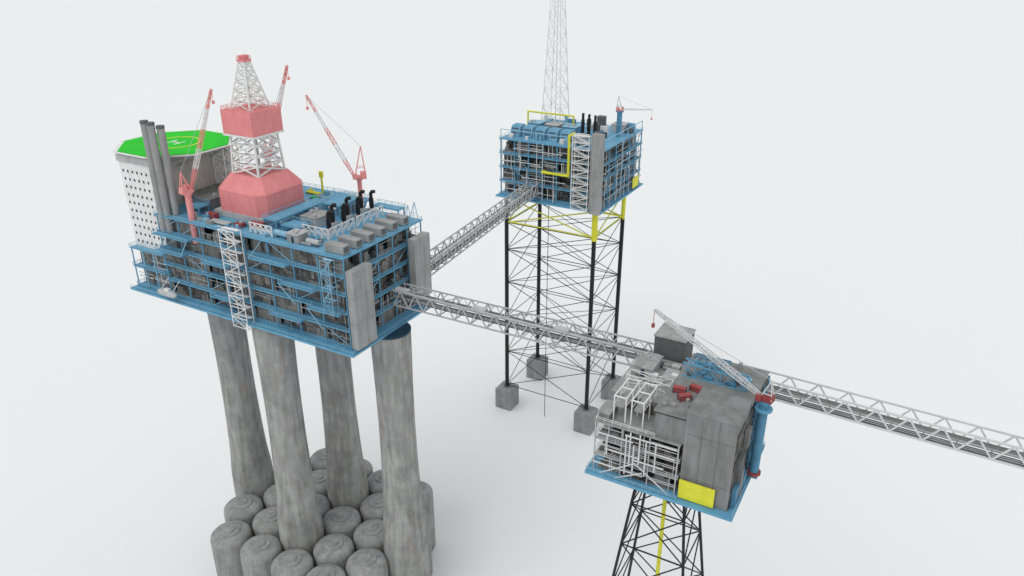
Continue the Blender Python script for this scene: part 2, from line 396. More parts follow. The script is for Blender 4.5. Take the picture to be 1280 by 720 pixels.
for i in range(n):
    a=2*math.pi*i/n;b=2*math.pi*(i+1)/n
    rg.add([(hc.x+r*math.cos(t),hc.y+r*math.sin(t),180.83+dz_) for r,t in((8.3,a),(9.1,a),(9.1,b),(8.3,b))],[(0,1,2,3)])
build(rg,'circle_marking',M['yellow'],hl)
hm=MB()
for a,b,c,d in((-2.5,-1.8,-2.5,2.5),(1.8,2.5,-2.5,2.5),(-1.78,1.78,-.35,.35)):hm.box(hc.x+a,hc.x+b,hc.y+c,hc.y+d,180.81+dz_,180.86+dz_)
build(hm,'letter_h',M['white'],hl)
sp=MB()
for i in range(8):
    p=V((*octo(HR-1)[i],179.1));q=V((max(-258,min(-241,octo(HR-1)[i][0])),max(171,min(205,octo(HR-1)[i][1])),173.5))
    sp.bar(p,q,.4);
    p2=V((*octo(HR-1)[(i+1)%8],179.1));sp.bar(p,p2,.45);sp.bar(q,p2,.3)
build(sp,'support_truss',M['lgrey'],hl)
lf=MB().lattice([(-240,196,160),(-234,196,160),(-234,203,160),(-240,203,160)],[(-240,196,178.8),(-234,196,178.8),(-234,203,178.8),(-240,203,178.8)],4,.4,.28)
build(lf,'lattice_column',M['white'],label='white lattice column between the accommodation block and the derrick',cat='lattice column')

for i,(x,y,zt_,lb) in enumerate([(-237.6,168.4,193,'leftmost'),(-234.9,168.7,192.6,'middle'),(-233.0,170.9,191.3,'rightmost')]):
    z0_=153.3 if y<170 else 159.6
    t=E('exhaust_stack',(x,y,z0_),'tall grey exhaust pipe beside the helideck, %s of the three'%lb,'exhaust stack','tall grey exhaust pipes')
    build(MB().lathe((x,y,z0_),[(1.3,0),(1.3,zt_-z0_)],20),'pipe',M['grey'],t,smooth=True)
    build(MB().lathe((x,y,zt_-.9),[(1.4,0),(1.4,.92),(1.0,.93)],20),'pipe_rim',M['dgrey'],t,smooth=True)

# derrick
dx,dy=-209,189.6
D=E('drilling_derrick',(dx,dy,162),'faded red and white drilling derrick rising from the middle of the large platform','derrick')
def ch(w,c):return[(dx-w,dy-w+c),(dx-w+c,dy-w),(dx+w-c,dy-w),(dx+w,dy-w+c),(dx+w,dy+w-c),(dx+w-c,dy+w),(dx-w+c,dy+w),(dx-w,dy+w-c)]
build(MB().box(dx-12,dx+12,dy-12,dy+12,159.55,161.6),'skid_base',M['lgrey'],D)
build(MB().prism(ch(11.4,2.6),161.65,169.2),'base_housing',M['pink'],D)
build(MB().prism(ch(11.4,2.6),169.2,174.2,ch(7.4,1.0)),'sloped_roof',M['pink'],D)
sq=lambda w,z:[(dx-w,dy-w,z),(dx+w,dy-w,z),(dx+w,dy+w,z),(dx-w,dy+w,z)]
build(MB().lattice(sq(6.2,174.2),sq(5.4,188.2),4,.6,.45),'lower_lattice',M['white'],D)
build(MB().prism([(p[0],p[1]) for p in sq(7.0,0)],188.3,196.4),'wind_wall',M['pink'],D)
build(MB().prism([(p[0],p[1]) for p in sq(7.2,0)],187.6,188.25),'wind_wall_floor',M['white'],D)
build(MB().rail([*sq(6.8,196.4),sq(6.8,196.4)[0]],1.2,2.4),'railing',M['pink'],D)
build(MB().lattice(sq(4.6,196.4),sq(1.3,211.8),5,.42,.3),'upper_lattice',M['white'],D)
build(MB().box(dx-1.7,dx+1.7,dy-1.7,dy+1.7,211.85,212.6).box(dx-1.0,dx+1.0,dy-1.4,dy+1.4,212.6,213.9),'crown_block',M['pink'],D)
build(MB().rail([*sq(1.6,212.6),sq(1.6,212.6)[0]],1,1.6,.1),'railing',M['pink'],D)
build(MB().tube((dx,dy,174.2),(dx,dy,187.5),.6,10),'guide_pipe',M['lgrey'],D)

crane('deck_crane','red pedestal crane with raised boom at the front left, below the tall exhaust pipes',(-223.3,169.6,151),18.5,1.1,(-221,184.5,202.5),'salmon','salmon','white',10,'red and white cranes',w=1.3,cabs=.75,bt=.17)
crane('deck_crane','red crane behind the derrick, only its boom tip showing above',(-229,213,159.5),12,1.1,(-208,208,208.2),'salmon','salmon','white',8,'red and white cranes',w=1.3,cabs=.7,bt=.17)
crane('deck_crane','red crane at the far edge of the large platform, boom leaning left over the deck',(-184,213.5,159.5),9.5,.85,(-196.2,203.5,199.6),'salmon','salmon','white',14,'red and white cranes',w=1.3,cabs=.85,bt=.17)

def acbox(x0,y0,z,l,w,h,label,group):
    t=E('equipment_skid',(x0+l/2,y0+w/2,z),label,'equipment box',group)
    build(MB().box(x0,x0+l,y0,y0+w,z+.35,z+h),'housing',M['grey'],t)
    for yy in(y0+.2,y0+w-.5): build(MB().box(x0,x0+l,yy,yy+.3,z,z+.34),'skid_rail',M['dgrey'],t)
    build(MB().box(x0+l,x0+l+.08,y0+.4,y0+w-.4,z+.8,z+h-.4),'louvre',M['dgrey'],t)
    return t
gname='row of grey boxes along the right edge of the large platform'
a0=acbox(-162.3,169.2,159.5,7.6,3.1,3.0,'nearest grey box in the row along the right edge of the large platform',gname)
for i in range(1,6): copy_tree(a0,delta=(0,6.2*i,0),label='%s grey box, counted from the near end of the row behind the blast walls'%(ORD[i] if i<5 else 'farthest'))

def exhaust(x,y,z,h,label,group,r=.6,hook=True):
    t=E('exhaust_pipe',(x,y,z),label,'exhaust',group)
    pts=[(x,y,z),(x,y,z+h),(x+.5,y+.2,z+h+.7),(x+1.5,y+.5,z+h+.8)] if hook else [(x,y,z),(x,y,z+h)]
    build(MB().pipe(pts,r,12),'duct',M['black'],t,smooth=True)
    build(MB().box(x-1.2,x+1.2,y-1.2,y+1.2,z+.01,z+1.6),'base_box',M['lgrey'],t)
    build(MB().tube((x,y,z+2.2),(x,y,z+h*.75),r*1.35,14),'silencer',M['black'],t,smooth=True)
    return t
e0=exhaust(-172,182.5,159.5,7,'nearest black exhaust duct in the row behind the white lattice screens','black exhausts of the large platform',r=.62)
for i in range(1,7): copy_tree(e0,delta=(-.3*i-(1.6 if i%2 else 0),4.1*i,(.9 if i%2 else 0)),label='%s black exhaust duct from the near end of the row on the large platform'%(ORD[i] if i<6 else 'farthest'))
for i,(p,q) in enumerate([((-179,177.5),(-168,177.5)),((-168,178.2),(-168,190.5)),((-168,192),(-168,206)),((-196,170.5),(-186,170.5))]):
    a=V((*p,159.6));b=V((*q,159.6));mb=MB();n=4
    for k in range(n+1):
        c=a.lerp(b,k/n);mb.bar(c,c+V((0,0,3.6)),.3)
        if k<n:
            d=a.lerp(b,(k+1)/n);mb.bar(c,d+V((0,0,3.6)),.22);mb.bar(c+V((0,0,3.6)),d,.22)
    mb.bar(a+V((0,0,3.6)),b+V((0,0,3.6)),.3);mb.bar(a+V((0,0,1.8)),b+V((0,0,1.8)),.22)
    build(mb,'lattice_screen',M['white'],label=['white lattice screen in front of the nearest black exhaust','white lattice screen right of the near black exhausts','white lattice screen right of the far black exhausts','white lattice screen at the front edge by the white stair tower'][i],cat='lattice screen')

def house(x0,x1,y0,y1,z0,z1,m,label,cat='deck house',door=True,roof='dgrey',group=None,units=3):
    t=E('deck_house',((x0+x1)/2,(y0+y1)/2,z0),label,cat,group)
    build(MB().box(x0,x1,y0,y1,z0+.01,z1),'wall',M[m],t)
    build(MB().box(x0-.25,x1+.25,y0-.25,y1+.25,z1+.01,z1+.3),'roof',M[roof],t)
    if door:
        build(MB().box((x0+x1)/2-.5,(x0+x1)/2+.5,y0-.08,y0,z0+.1,z0+2.2),'door',M['dblue'],t)
    for _ in range(units):
        a=R.uniform(x0+.3,x1-1.5);b=R.uniform(y0+.3,y1-1.5)
        build(MB().box(a,a+R.uniform(.6,1.4),b,b+R.uniform(.6,1.4),z1+.3,z1+R.uniform(.7,1.5)),'roof_unit',M['lgrey'],t)
    return t
zt=159.5
house(-239,-226,180,197,zt,163.2,'mgrey','low grey deck house between the tall exhaust pipes and the derrick',roof='mgrey')
house(-186,-179,184,192,zt,162.8,'lgrey','pale grey deck house between the derrick and the black exhausts',roof='grey')
house(-179,-174,170,174.5,zt,162.4,'grey','small grey deck house at the front edge near the black exhausts',roof='lgrey')
def raised(x0,x1,y0,y1,z0,z1,label):
    t=E('raised_deck',((x0+x1)/2,(y0+y1)/2,z0),label,'raised deck')
    build(MB().box(x0,x1,y0,y1,z1-.4,z1),'plate',M['blue'],t)
    for x in(x0+.4,x1-.4):
        for y in(y0+.4,y1-.4):build(MB().bar((x,y,z0),(x,y,z1-.4),.4),'leg',M['blue'],t)
    build(MB().rail([(x0,y0,z1),(x1,y0,z1),(x1,y1,z1),(x0,y1,z1),(x0,y0,z1)],1.2,2.6),'railing',M['lblue'],t)
raised(-195.5,-189.5,176,202,zt,163,'long narrow blue raised deck right of the derrick base')
raised(-186,-178,195,207,zt,164.5,'blue raised deck between the far crane and the black exhausts')
raised(-195,-185.5,204,212,zt,162.2,'low blue raised deck behind the derrick near the far crane')
raised(-231,-224.5,173.8,179,zt,162.5,'small blue raised deck beside the tall exhaust pipes')
raised(-176,-164,209.8,214,152,161,'blue raised deck at the far side behind the black exhausts')
raised(-188,-180,176.5,182.5,zt,161.8,'small blue raised deck in front of the pale grey deck house')
def container(x,y,z,l,w,h,m,label,group,rot=0):
    t=E('cargo_container',(x,y,z),label,'container',group)
    build(MB().box(x-l/2,x+l/2,y-w/2,y+w/2,z+.12,z+h),'body',M[m],t)
    for sx in(-1,1):
        for sy in(-1,1):build(MB().box(x+sx*l/2-.12,x+sx*l/2+.12,y+sy*w/2-.12,y+sy*w/2+.12,z+.005,z+h+.06),'corner_post',M['dgrey'],t)
    build(MB().box(x-.06,x+.06,y-w/2-.05,y-w/2,z+.2,z+h-.1),'door_bar',M['dgrey'],t)
    t.rotation_euler.z=rot
container(-219,174.5,zt,4.6,2.2,1.9,'red','dark red container on the deck behind the front left crane','dark red containers')
container(-197.5,175,zt,5.4,2.2,1.9,'red','dark red container in front of the derrick, above the white stair tower','dark red containers',rot=.1)
container(-203.5,173,zt,3.4,2,1.4,'red','short dark red container left of the white stair tower top','dark red containers')
def skid(x,y,z,l,w,m,label,cat='pipe skid'):
    t=E('pipe_skid',(x,y,z),label,cat)
    build(MB().box(x-l/2,x+l/2,y-w/2,y+w/2,z+.01,z+.3),'tray',M['dgrey'],t)
    for i in range(int(w/.7)):
        yy=y-w/2+.35+i*.7;build(MB().tube((x-l/2+.2,yy,z+.6),(x+l/2-.2,yy,z+.6),.28,8),'pipe',M[m],t)
skid(-200,209.5,zt,9,3,'green','rack of green pipes on the far side of the deck behind the derrick')
skid(-207,213.5,zt,7,2.5,'yellow','rack of yellow pipes behind the derrick, left of the far crane')
skid(-212,172,zt,9,3,'lgrey','rack of light grey pipes at the front edge left of the stair tower')
build(MB().tube((-203,214,zt),(-203,214,166.5),.4,10).box(-203.7,-202.3,213.5,214.5,166.5,168.8),'marker_post',M['yellow'],label='short yellow post standing behind the derrick',cat='post')
def skidtank(x,y,z,l,r,m,label):
    t=E('storage_tank',(x,y,z),label,'tank')
    build(MB().tube((x-l/2,y,z+r+.5),(x+l/2,y,z+r+.5),r,16),'shell',M[m],t,smooth=True)
    for k in(-.35,.25): build(MB().box(x+l*k,x+l*(k+.1),y-r*.8,y+r*.8,z,z+r),'saddle',M['dgrey'],t)
skidtank(-183,172,zt,6,1,'lblue','pale blue horizontal tank near the front edge of the large deck')
skidtank(-169,171.5,zt,5,.9,'lgrey','light grey horizontal tank at the front edge right of the small deck house')
skidtank(-226,205,zt,7,1.3,'lgrey','light grey horizontal tank behind the low grey deck house')
for i,(y,lb) in enumerate([(204.2,'nearer'),(208,'farther')]):
    mb=MB();mb.bar((-158,y,zt),(-155.5,y,zt+6.5),.18);mb.bar((-154,y,zt),(-155.5,y,zt+6.5),.18);mb.bar((-157,y,zt+2.5),(-154.6,y,zt+2.5),.15);mb.bar((-155.5,y,zt+6.5),(-155.5,y-1.5,zt),.13)
    build(mb,'lifting_frame',M['lblue'],label='%s thin pale lifting frame at the far right corner of the large deck'%lb,cat='lifting frame')
t=E('lifeboat',(-236,164.2,130),'pale enclosed lifeboat hanging at the lower front left of the large platform','lifeboat')
build(MB().tube((-239.5,163.2,131),(-232.5,163.2,131),1.25,14).tube((-241,163.2,131.1),(-239.5,163.2,131),.4,14,1.25).tube((-232.5,163.2,131),(-231,163.2,131.1),1.25,14,.4),'hull',M['lgrey'],t,smooth=True)
build(MB().box(-237,-234.5,162.6,163.8,132,132.9),'canopy',M['white'],t)
for x in(-239,-233): build(MB().bar((x,163.2,132),(x,167,135),.2),'davit',M['white'],t)

# ================================================================== BRIDGES
def bridge(label,p0,p1,w,h,n,m,npipes=3,t=.34,mdeck='dgrey',dz=.12,top=True):
    p0=V(p0);p1=V(p1);d=(p1-p0).normalized();sd=V((-d.y,d.x,0)).normalized();up=V((0,0,1));L=(p1-p0).length
    B=E('footbridge',(p0+p1)/2,label,'bridge','truss bridges')
    P=lambda a,b,c:p0+d*a+sd*b+up*c
    def ob(a0,a1,b0,b1,c0,c1,mb=None):
        mb=mb or MB();mb.add([P(a0,b0,c0),P(a1,b0,c0),P(a1,b1,c0),P(a0,b1,c0),P(a0,b0,c1),P(a1,b0,c1),P(a1,b1,c1),P(a0,b1,c1)],[(3,2,1,0),(4,5,6,7),(0,1,5,4),(1,2,6,5),(2,3,7,6),(3,0,4,7)]);return mb
    build(ob(0,L,-w*.45,w*.05,dz,dz+.18),'walkway',M[mdeck],B)
    for s_ in(-1,1):
        mb=MB();y=s_*w/2
        mb.bar(P(0,y,0),P(L,y,0),t*1.2);mb.bar(P(0,y,h),P(L,y,h),t*1.2)
        for i in range(n):
            a=L*i/n;b=L*(i+1)/n;mid=(a+b)/2
            mb.bar(P(a,y,0),P(mid,y,h),t);mb.bar(P(mid,y,h),P(b,y,0),t)
        build(mb,'side_truss',M[m],B)
    for s_ in (-.45,.05):
        r=MB()
        for c in(1.2,.7):r.bar(P(0,w*s_,dz+c),P(L,w*s_,dz+c),.1)
        for i in range(n+1): r.bar(P(L*i/n,w*s_,dz),P(L*i/n,w*s_,dz+1.2),.1)
        build(r,'handrail',M['lgrey'],B)
    for i in range(n+1):
        a=L*i/n;build(MB().bar(P(a,-w/2,0),P(a,w/2,0),t*.8),'floor_beam',M[m],B)
    if top:
        tb=MB()
        for i in range(n):
            k=w/2*(1 if i%2 else -1)
            tb.bar(P(L*i/n,-k,h),P(L*(i+1)/n,k,h),t*.6)
            tb.bar(P(L*(i+1)/n,-w/2,h),P(L*(i+1)/n,w/2,h),t*.6)
        build(tb,'top_bracing',M[m],B)
    for i in range(npipes):
        y=w*.12+i*w*.33/max(1,npipes-1)
        build(MB().tube(P(0,y,dz+.5+(.5 if i%2 else 0)),P(L,y,dz+.5+(.5 if i%2 else 0)),.28 if i%2 else .22,8),'pipe',M['lgrey' if i%2==0 else 'mgrey'],B)
    return B,P,ob
B1,P,ob=bridge('long grey truss bridge from the large platform to the small right platform',(-151,190.5,136.2),(-60,191.2,136.2),6.2,5.4,15,'lgrey',npipes=5,dz=2.2,top=True,mdeck='dgrey',t=.36)
for a in(1,31,60):
    build(ob(a,a+5,-3.3,-1.2,5.6,6.3),'expansion_box',M['lgrey'],B1)
B2,P,ob=bridge('grey truss bridge from the large platform to the far platform',(-155,210.5,137.5),(-173.5,331.5,132.6),5.4,5.4,18,'lgrey',npipes=4,dz=1.2)
B3,P,ob=bridge('pale zigzag truss bridge leaving the small right platform toward the right edge',(-34,191.5,137),(85,187.5,137),5,5,16,'pale',npipes=4,t=.38,top=False,mdeck='dgrey')

# ================================================================== FAR PLATFORM
names=[('front left',-191,335),('front right',-141,335),('rear right',-141,373),('rear left',-191,373)]
for nm,x,y in names:
    t=E('footing_block',(x,y,0),'square concrete footing under the %s leg of the far platform'%nm,'footing','concrete footings of the far platform')
    build(MB().prism([(x-5,y-5),(x+5,y-5),(x+5,y+5),(x-5,y+5)],0,12.4).prism([(x-5,y-5),(x+5,y-5),(x+5,y+5),(x-5,y+5)],12.4,12.8,[(x-4.6,y-4.6),(x+4.6,y-4.6),(x+4.6,y+4.6),(x-4.6,y+4.6)]),'block',M['block'],t)
    build(MB().tube((x,y,12.8),(x,y,13.6),1.7,14),'leg_socket',M['dgrey'],t,smooth=True)
J=E('steel_jacket',(-166,354,11),'tall black four legged steel jacket with thin bracing, under the far platform','steel jacket')
zl=[14,36,58,79,98,113,127]
cor=[(x,y) for _,x,y in names]
for x,y in cor:
    build(MB().tube((x,y,12.9),(x,y,112),1.1,14),'leg',M['black'],J,smooth=True)
    fr=(x==-141 and y==335)
    build(MB().tube((x,y,112),(x,y,128.2),1.5 if fr else 1.1,14),'leg_top',M['yellow' if x==-141 else 'black'],J,smooth=True)
for k in range(6):
    a,b=zl[k],zl[k+1]
    for i in range(4):
        p,q=cor[i],cor[(i+1)%4];mb=MB()
        rr=.2 if k<5 else .34
        mb.tube((*p,a),(*q,b),rr,6).tube((*p,b),(*q,a),rr,6).tube((*p,b),(*q,b),rr,6)
        if k==0:mb.tube((*p,a),(*q,a),rr,6)
        if k==5:mb.tube((*p,a+.6),(*q,a+.6),rr,6)
        build(mb,'cross_brace',M['yellow' if k==5 else 'black'],J)
    if k<5: build(MB().tube((*cor[0],b),(*cor[2],b),.15,6).tube((*cor[1],b),(*cor[3],b),.15,6),'horizontal_brace',M['black'],J)
build(MB().tube((-166.5,335,0),(-166.5,335,128),.18,8),'conductor',M['black'],J)

F=E('platform_topsides',(-166,358,128),'far platform topsides with blue frame and white pipework on tall black legs','oil platform')
build(MB().box(-195,-136,330.5,387,127.9,128.7),'bottom_deck',M['blue'],F)
topsides(F,-193,-138,333,385,[129.3,136.5,143.7,150.9,158],7,6,colw=.5,light=True,npipe=3,core=7,diag=.3,wallp=.7,wm='eq3',mcol='blue',recs=(2,3,4),pt=.5)
for k in range(10):
    x=-191+k*4.6+R.uniform(-.8,.8)
    z0_=R.choice([129,136,143]);z1_=R.choice([144,150,158])
    build(MB().tube((x,331.7,z0_),(x,331.7,z1_),.18,8),'riser_pipe',M['pale'],F)
for z,xa,xb in ((133,-190,-168),(140,-180,-156),(147.5,-192,-170),(154,-185,-158)):
    build(MB().tube((xa,331.2,z),(xb,331.2,z),.18,8),'header_pipe',M['pale'],F)
for k in range(8):
    y=336+k*6.4+R.uniform(-1,1)
    build(MB().tube((-136.8,y,129),(-136.8,y,R.choice([144,150,158])),.24,8),'riser_pipe',M['lgrey'],F)
for z in (134,148):
    build(MB().tube((-136.4,335,z),(-136.4,384,z),.2,8),'header_pipe',M['lblue'],F)
for x in lin(-193,-138,6): build(MB().bar((x,333,158),(x,333,162.5),.3),'upper_post',M['lblue'],F)
for y in lin(345,385,4): build(MB().bar((-138,y,158),(-138,y,162.5),.3),'upper_post',M['lblue'],F)
build(MB().bar((-193,333,162.5),(-138,333,162.5),.3),'upper_beam',M['lblue'],F)
build(MB().bar((-138,333,162.5),(-138,385,162.5),.3),'upper_beam',M['lblue'],F)
build(MB().box(-136.2,-135.8,371,379,130,135.5),'sign_panel',M['yellow'],F)
roof_units(F,-191,-142,334.5,338,158,12,['sblue','lgrey','lblue','white'],hmax=3)
roof_units(F,-191,-142,345,383,158,36,['sblue','dgrey','lblue','white','dgrey','blue'],smax=5,hmax=5)
def hood(x0,x1,y0,z,label,sc=.72):
    t=E('ventilation_hood',((x0+x1)/2,y0+3,z),label,'ventilation hood','blue hoods on the far platform')
    prof=[(0,0),(0,3.5)]+[(4-4*math.cos(math.radians(a)),3.5+4*math.sin(math.radians(a))) for a in (20,40,60,80,90)]+[(9,7.5),(9,0)]
    prof=[(a*sc,b*sc) for a,b in prof]
    n=len(prof);mb=MB();mb.add([(x0,y0+a,z+b) for a,b in prof]+[(x1,y0+a,z+b) for a,b in prof],[(n+i,n+(i+1)%n,(i+1)%n,i) for i in range(n)]+[tuple(range(n)),tuple(range(2*n-1,n-1,-1))])
    build(mb,'shell',M['blue'],t)
    for i in range(4):
        h=.5+i*1.1
        build(MB().box(x0+.5,x1-.5,y0-.12+(max(0,h-3.5*sc)**2*.15),y0+.5+(max(0,h-3.5*sc)*.6),z+h,z+h+.5),'grille',M['dgrey' if i%2 else 'lblue'],t)
    for x in (x0-.15,x1-.1):
        rb=MB()
        rb.add([(x,y0+a-.12,z+b+.1) for a,b in prof]+[(x+.25,y0+a-.12,z+b+.1) for a,b in prof],[(n+i,n+(i+1)%n,(i+1)%n,i) for i in range(n)]+[tuple(range(n)),tuple(range(2*n-1,n-1,-1))])
        build(rb,'edge_rib',M['lblue'],t)
for i,x in enumerate((-190.5,-183.6,-176.7,-169.8,-162.9)):
    hood(x,x+4.6,339,158,'rounded blue hood on top of the far platform, %s from the left'%['first','second','third','fourth','fifth'][i])
for i,x in enumerate((-188,-178,-168)):
    house(x,x+7,352,359,158,162.5,'blue' if i!=1 else 'grey','%s machinery house behind the blue hoods of the far platform'%['left blue','middle grey','right blue'][i],roof='lblue' if i!=1 else 'lgrey')
house(-156,-150,338,345,158,161.8,'grey','grey machinery house on the far platform beside its white stair tower',roof='lgrey')
house(-150,-143,372,380,158,161.8,'lgrey','pale house at the rear right of the far platform behind its crane',roof='lgrey')
build(MB().pipe([(-190,356,158),(-190,356,167.5),(-164,356,167.5),(-164,356,158)],.45,8),'pipe_gantry',M['yellow'],label='yellow pipe gantry standing over the houses of the far platform',cat='gantry')
build(MB().pipe([(-154,336,164),(-154,330.2,164),(-154,330.2,144.5),(-168,330.2,144.5),(-168,332.5,144.5)],.65,10),'process_pipe',M['yellow'],label='thick yellow L shaped pipe on the front of the far platform',cat='pipe')
stair_tower('white zigzag stair tower on the front of the far platform',-151.5,-143,328.6,331.2,128.8,165,11,'white stair towers',w=.3)
blast('tall grey slab at the near corner of the far platform',-141.9,-136.6,329.2,332.1,127.5,166.5)
x1=exhaust(-157,352,158,12.5,'leftmost black exhaust stack on the far platform','black exhausts of the far platform',r=.65,hook=False)
for i in(1,2):copy_tree(x1,delta=(2.6*i,1.6*i,(-.6)*i),label=['middle black exhaust stack on the far platform','rightmost black exhaust stack on the far platform'][i-1])
crane('deck_crane','small dark blue pedestal crane with red cab at the right rear of the far platform',(-142.6,364,158),13,1.3,(-127,367,172.5),'sblue','pale','pale',12,'blue pedestal cranes',w=.7,cabs=.6,bt=.1,mcab='pink')
ft=E('flare_tower',(-186,377,158),'tall thin pale lattice tower rising out of the picture behind the far platform','lattice tower')
q=lambda w,z:[(-184-w,376-w,z),(-184+w,376-w,z),(-184+w,376+w,z),(-184-w,376+w,z)]
build(MB().lattice(q(5.6,158),q(2.2,232),8,.34,.2),'lattice',M['white'],ft)
build(MB().tube((-184,376,158),(-184,376,238),.2,8),'flare_pipe',M['pale'],ft)
for i,(x,y) in enumerate([(-172,368),(-160,372),(-150,358)]):
    container(x,y,158,6,2.5,2.6,['lblue','lgrey','dblue'][i],['pale blue container on the rear deck of the far platform','light grey container on the rear deck of the far platform','dark blue container near the crane of the far platform'][i],'containers on the far platform')

# ================================================================== RIGHT PLATFORM
J2=E('steel_jacket',(-43,162,0),'black battered steel jacket with a yellow riser, under the small right platform','steel jacket')
def lc(z):
    k=(127-z)/127; hx=5.8+14*k; hy=5+13*k; return [V((-44.3-hx,161-hy,z)),V((-44.3+hx,161-hy,z)),V((-44.3+hx,161+hy,z)),V((-44.3-hx,161+hy,z))]
zz=[127,116,103,87,67,42,12,0]
for i in range(4): build(MB().tube(lc(0)[i],lc(127.5)[i],.45,12,.38),'leg',M['black'],J2,smooth=True)
for k in range(6):
    A=lc(zz[k]);Bq=lc(zz[k+1])
    for i in range(4):
        j=(i+1)%4
        build(MB().tube(A[i],Bq[j],.19,6).tube(A[j],Bq[i],.19,6).tube(Bq[i],Bq[j],.19,6),'cross_brace',M['black'],J2)
build(MB().tube((-43.5,158,0),(-43.5,158,127.5),.5,10),'riser',M['yellow'],J2)

G=E('platform_topsides',(-43,164,127),'small right platform topsides with grey tower block, white pipework and blue deck edge','oil platform')
build(MB().box(-61.5,-24.5,147,180,127.2,128),'bottom_deck',M['blue'],G)
build(MB().rail([(-61.3,180,128),(-61.3,147.2,128),(-38,147.2,128)],1.2,2,.09),'railing',M['lblue'],G)
build(MB().rail([(-24.7,147.2,128),(-24.7,179.8,128)],1.2,2,.09),'railing',M['lblue'],G)
for z in (132.6,137.3):
    build(MB().box(-60,-38.6,149,166,z-.3,z),'deck_plate',M['lgrey'],G)
    build(MB().rail([(-60,166,z),(-60,149,z),(-38.6,149,z)],1.1,2.5,.08),'railing',M['pale'],G)
build(MB().box(-60.2,-38.6,148.8,157.6,142,142.4),'front_roof',M['grey'],G)
build(MB().rail([(-60,157,142.4),(-60,149,142.4),(-45,149,142.4)],1.1,2,.09),'railing',M['white'],G)
build(MB().box(-60,-44,158,179.5,145.6,146.0),'rear_roof',M['grey'],G)
build(MB().box(-57.5,-44,158,178.5,128.05,145.5),'rear_core',M['eq1'],G)
build(MB().box(-57,-38.6,153,157.9,128.05,141.9),'front_core',M['eq3'],G)
build(MB().box(-45.4,-38.1,149.5,164,142.45,148.9),'middle_block',M['mgrey'],G)
build(MB().box(-43.8,-26.6,164.1,179.5,128.05,149.5),'rear_block',M['mgrey'],G)
build(MB().box(-45.8,-26.2,161.3,179.8,149.55,149.9),'rear_block_roof',M['mgrey'],G)
build(MB().box(-45.8,-38.1,149.1,161.2,149.5,149.92),'middle_roof',M['mgrey'],G)
build(MB().box(-45.2,-38.2,150.4,161.1,148.95,149.45),'middle_recess',M['eq1'],G)
tw=MB();tw.box(-38,-26.3,149,161,128.05,151.6);build(tw,'tower_block',M['mgrey'],G)
build(MB().box(-38.05,-26.2,148.9,161.1,151.63,151.8),'tower_roof',M['mgrey'],G)
for x in lin(-38,-26.3,3)[1:-1]: build(MB().box(x-.04,x+.04,148.96,149,129,151.4),'panel_joint',M['dgrey'],G)
for z in (134,146): build(MB().box(-37.9,-26.4,148.96,149,z-.04,z+.04),'panel_joint',M['dgrey'],G)
build(MB().box(-37.9,-29.4,148.2,148.6,128.3,133.4),'yellow_panel',M['yellow'],G)
for x in (-60,-53,-46,-39):build(MB().box(x-.15,x+.15,148.85,149.15,128,142),'column',M['lgrey'],G)
for z0_,z1_ in((128,132.2),(132.65,137),(137.35,141.9)):
    for a,b in((-59.5,-53),(-53,-46),(-46,-39)):
        mb=MB();clutter(mb,a+.1,b-.1,149.9,152.6,z0_,z1_,6);o=build(mb,'equipment_module',M[R.choice(['eq1','eq2','mgrey','eq3'])],G)
        pb=MB();pipes(pb,a,b,149.5,z0_,z1_,3,'x',.1);build(pb,'pipework',M['pale'],G)
for x,zb in ((-51.6,130),(-50.6,133),(-49.6,131),(-48.2,134),(-46.6,131),(-44.2,133),(-56.5,134)):
    build(MB().tube((x,148.2,zb),(x,148.2,142+R.uniform(-3.5,1)),.2,8),'riser_pipe',M['pale'],G)
for z,xa,xb in((139.5,-59,-50),(135.4,-57,-48),(134.6,-50,-42),(130.6,-60,-47),(141,-52,-39.2),(138.2,-47,-39.5)):
    build(MB().tube((xa,148.4,z),(xb,148.4,z),.2,8),'header_pipe',M['pale'],G)
for p,q_ in (((-58,148.0,128),(-49,148.0,134)),((-49,148.0,134),(-40.5,148.0,128.3)),((-54,147.8,128),(-47,147.8,132))):
    build(MB().bar(p,q_,.24),'brace',M['pale'],G)
for y in(165,169,173,178.5): build(MB().bar((-25.9,y,128),(-25.9,y,149.4),.4),'side_column',M['sblue'],G)
for z in(133,139,145): build(MB().box(-26.5,-25.4,164,179.2,z-.25,z),'side_deck',M['sblue'],G)
for p,q_ in (((-25.9,165,128),(-25.9,169,133)),((-25.9,169,139),(-25.9,173,145))): build(MB().bar(p,q_,.28),'brace',M['sblue'],G)
build(MB().box(-26.28,-26.15,149.5,179,128.05,149),'side_cladding',M['eq3'],G)
for y,z,h,w_ in ((151,128.1,5,3),(155,128.1,8,2.5),(158.5,128.1,4,3),(151.5,137,4,4),(157,141,5,2.5)):
    build(MB().box(-26.1,-25.1,y,y+w_,z,z+h),'side_unit',M[R.choice(['dgrey','mgrey','sblue'])],G)
build(MB().box(-61,-34.5,180.3,197,134.2,136.3),'bridge_landing',M['lgrey'],G)
build(MB().box(-60,-36,181,196,128,134.1),'landing_support',M['eq2'],G)
roof_units(G,-59,-47,166,178,146,14,['lgrey','grey','white','dgrey'],hmax=1.8,smax=2.5)
roof_units(G,-59,-48,181,196,136.3,6,['lgrey','grey','white'],hmax=1.6)
roof_units(G,-45,-39,151,160,149.92,5,['grey','mgrey'],hmax=.8,smax=1.5,smin=.5)
roof_units(G,-44,-29,165,178,149.92,12,['grey','mgrey','lblue','dgrey','sblue'],hmax=1.6,smax=2.2,smin=.6)

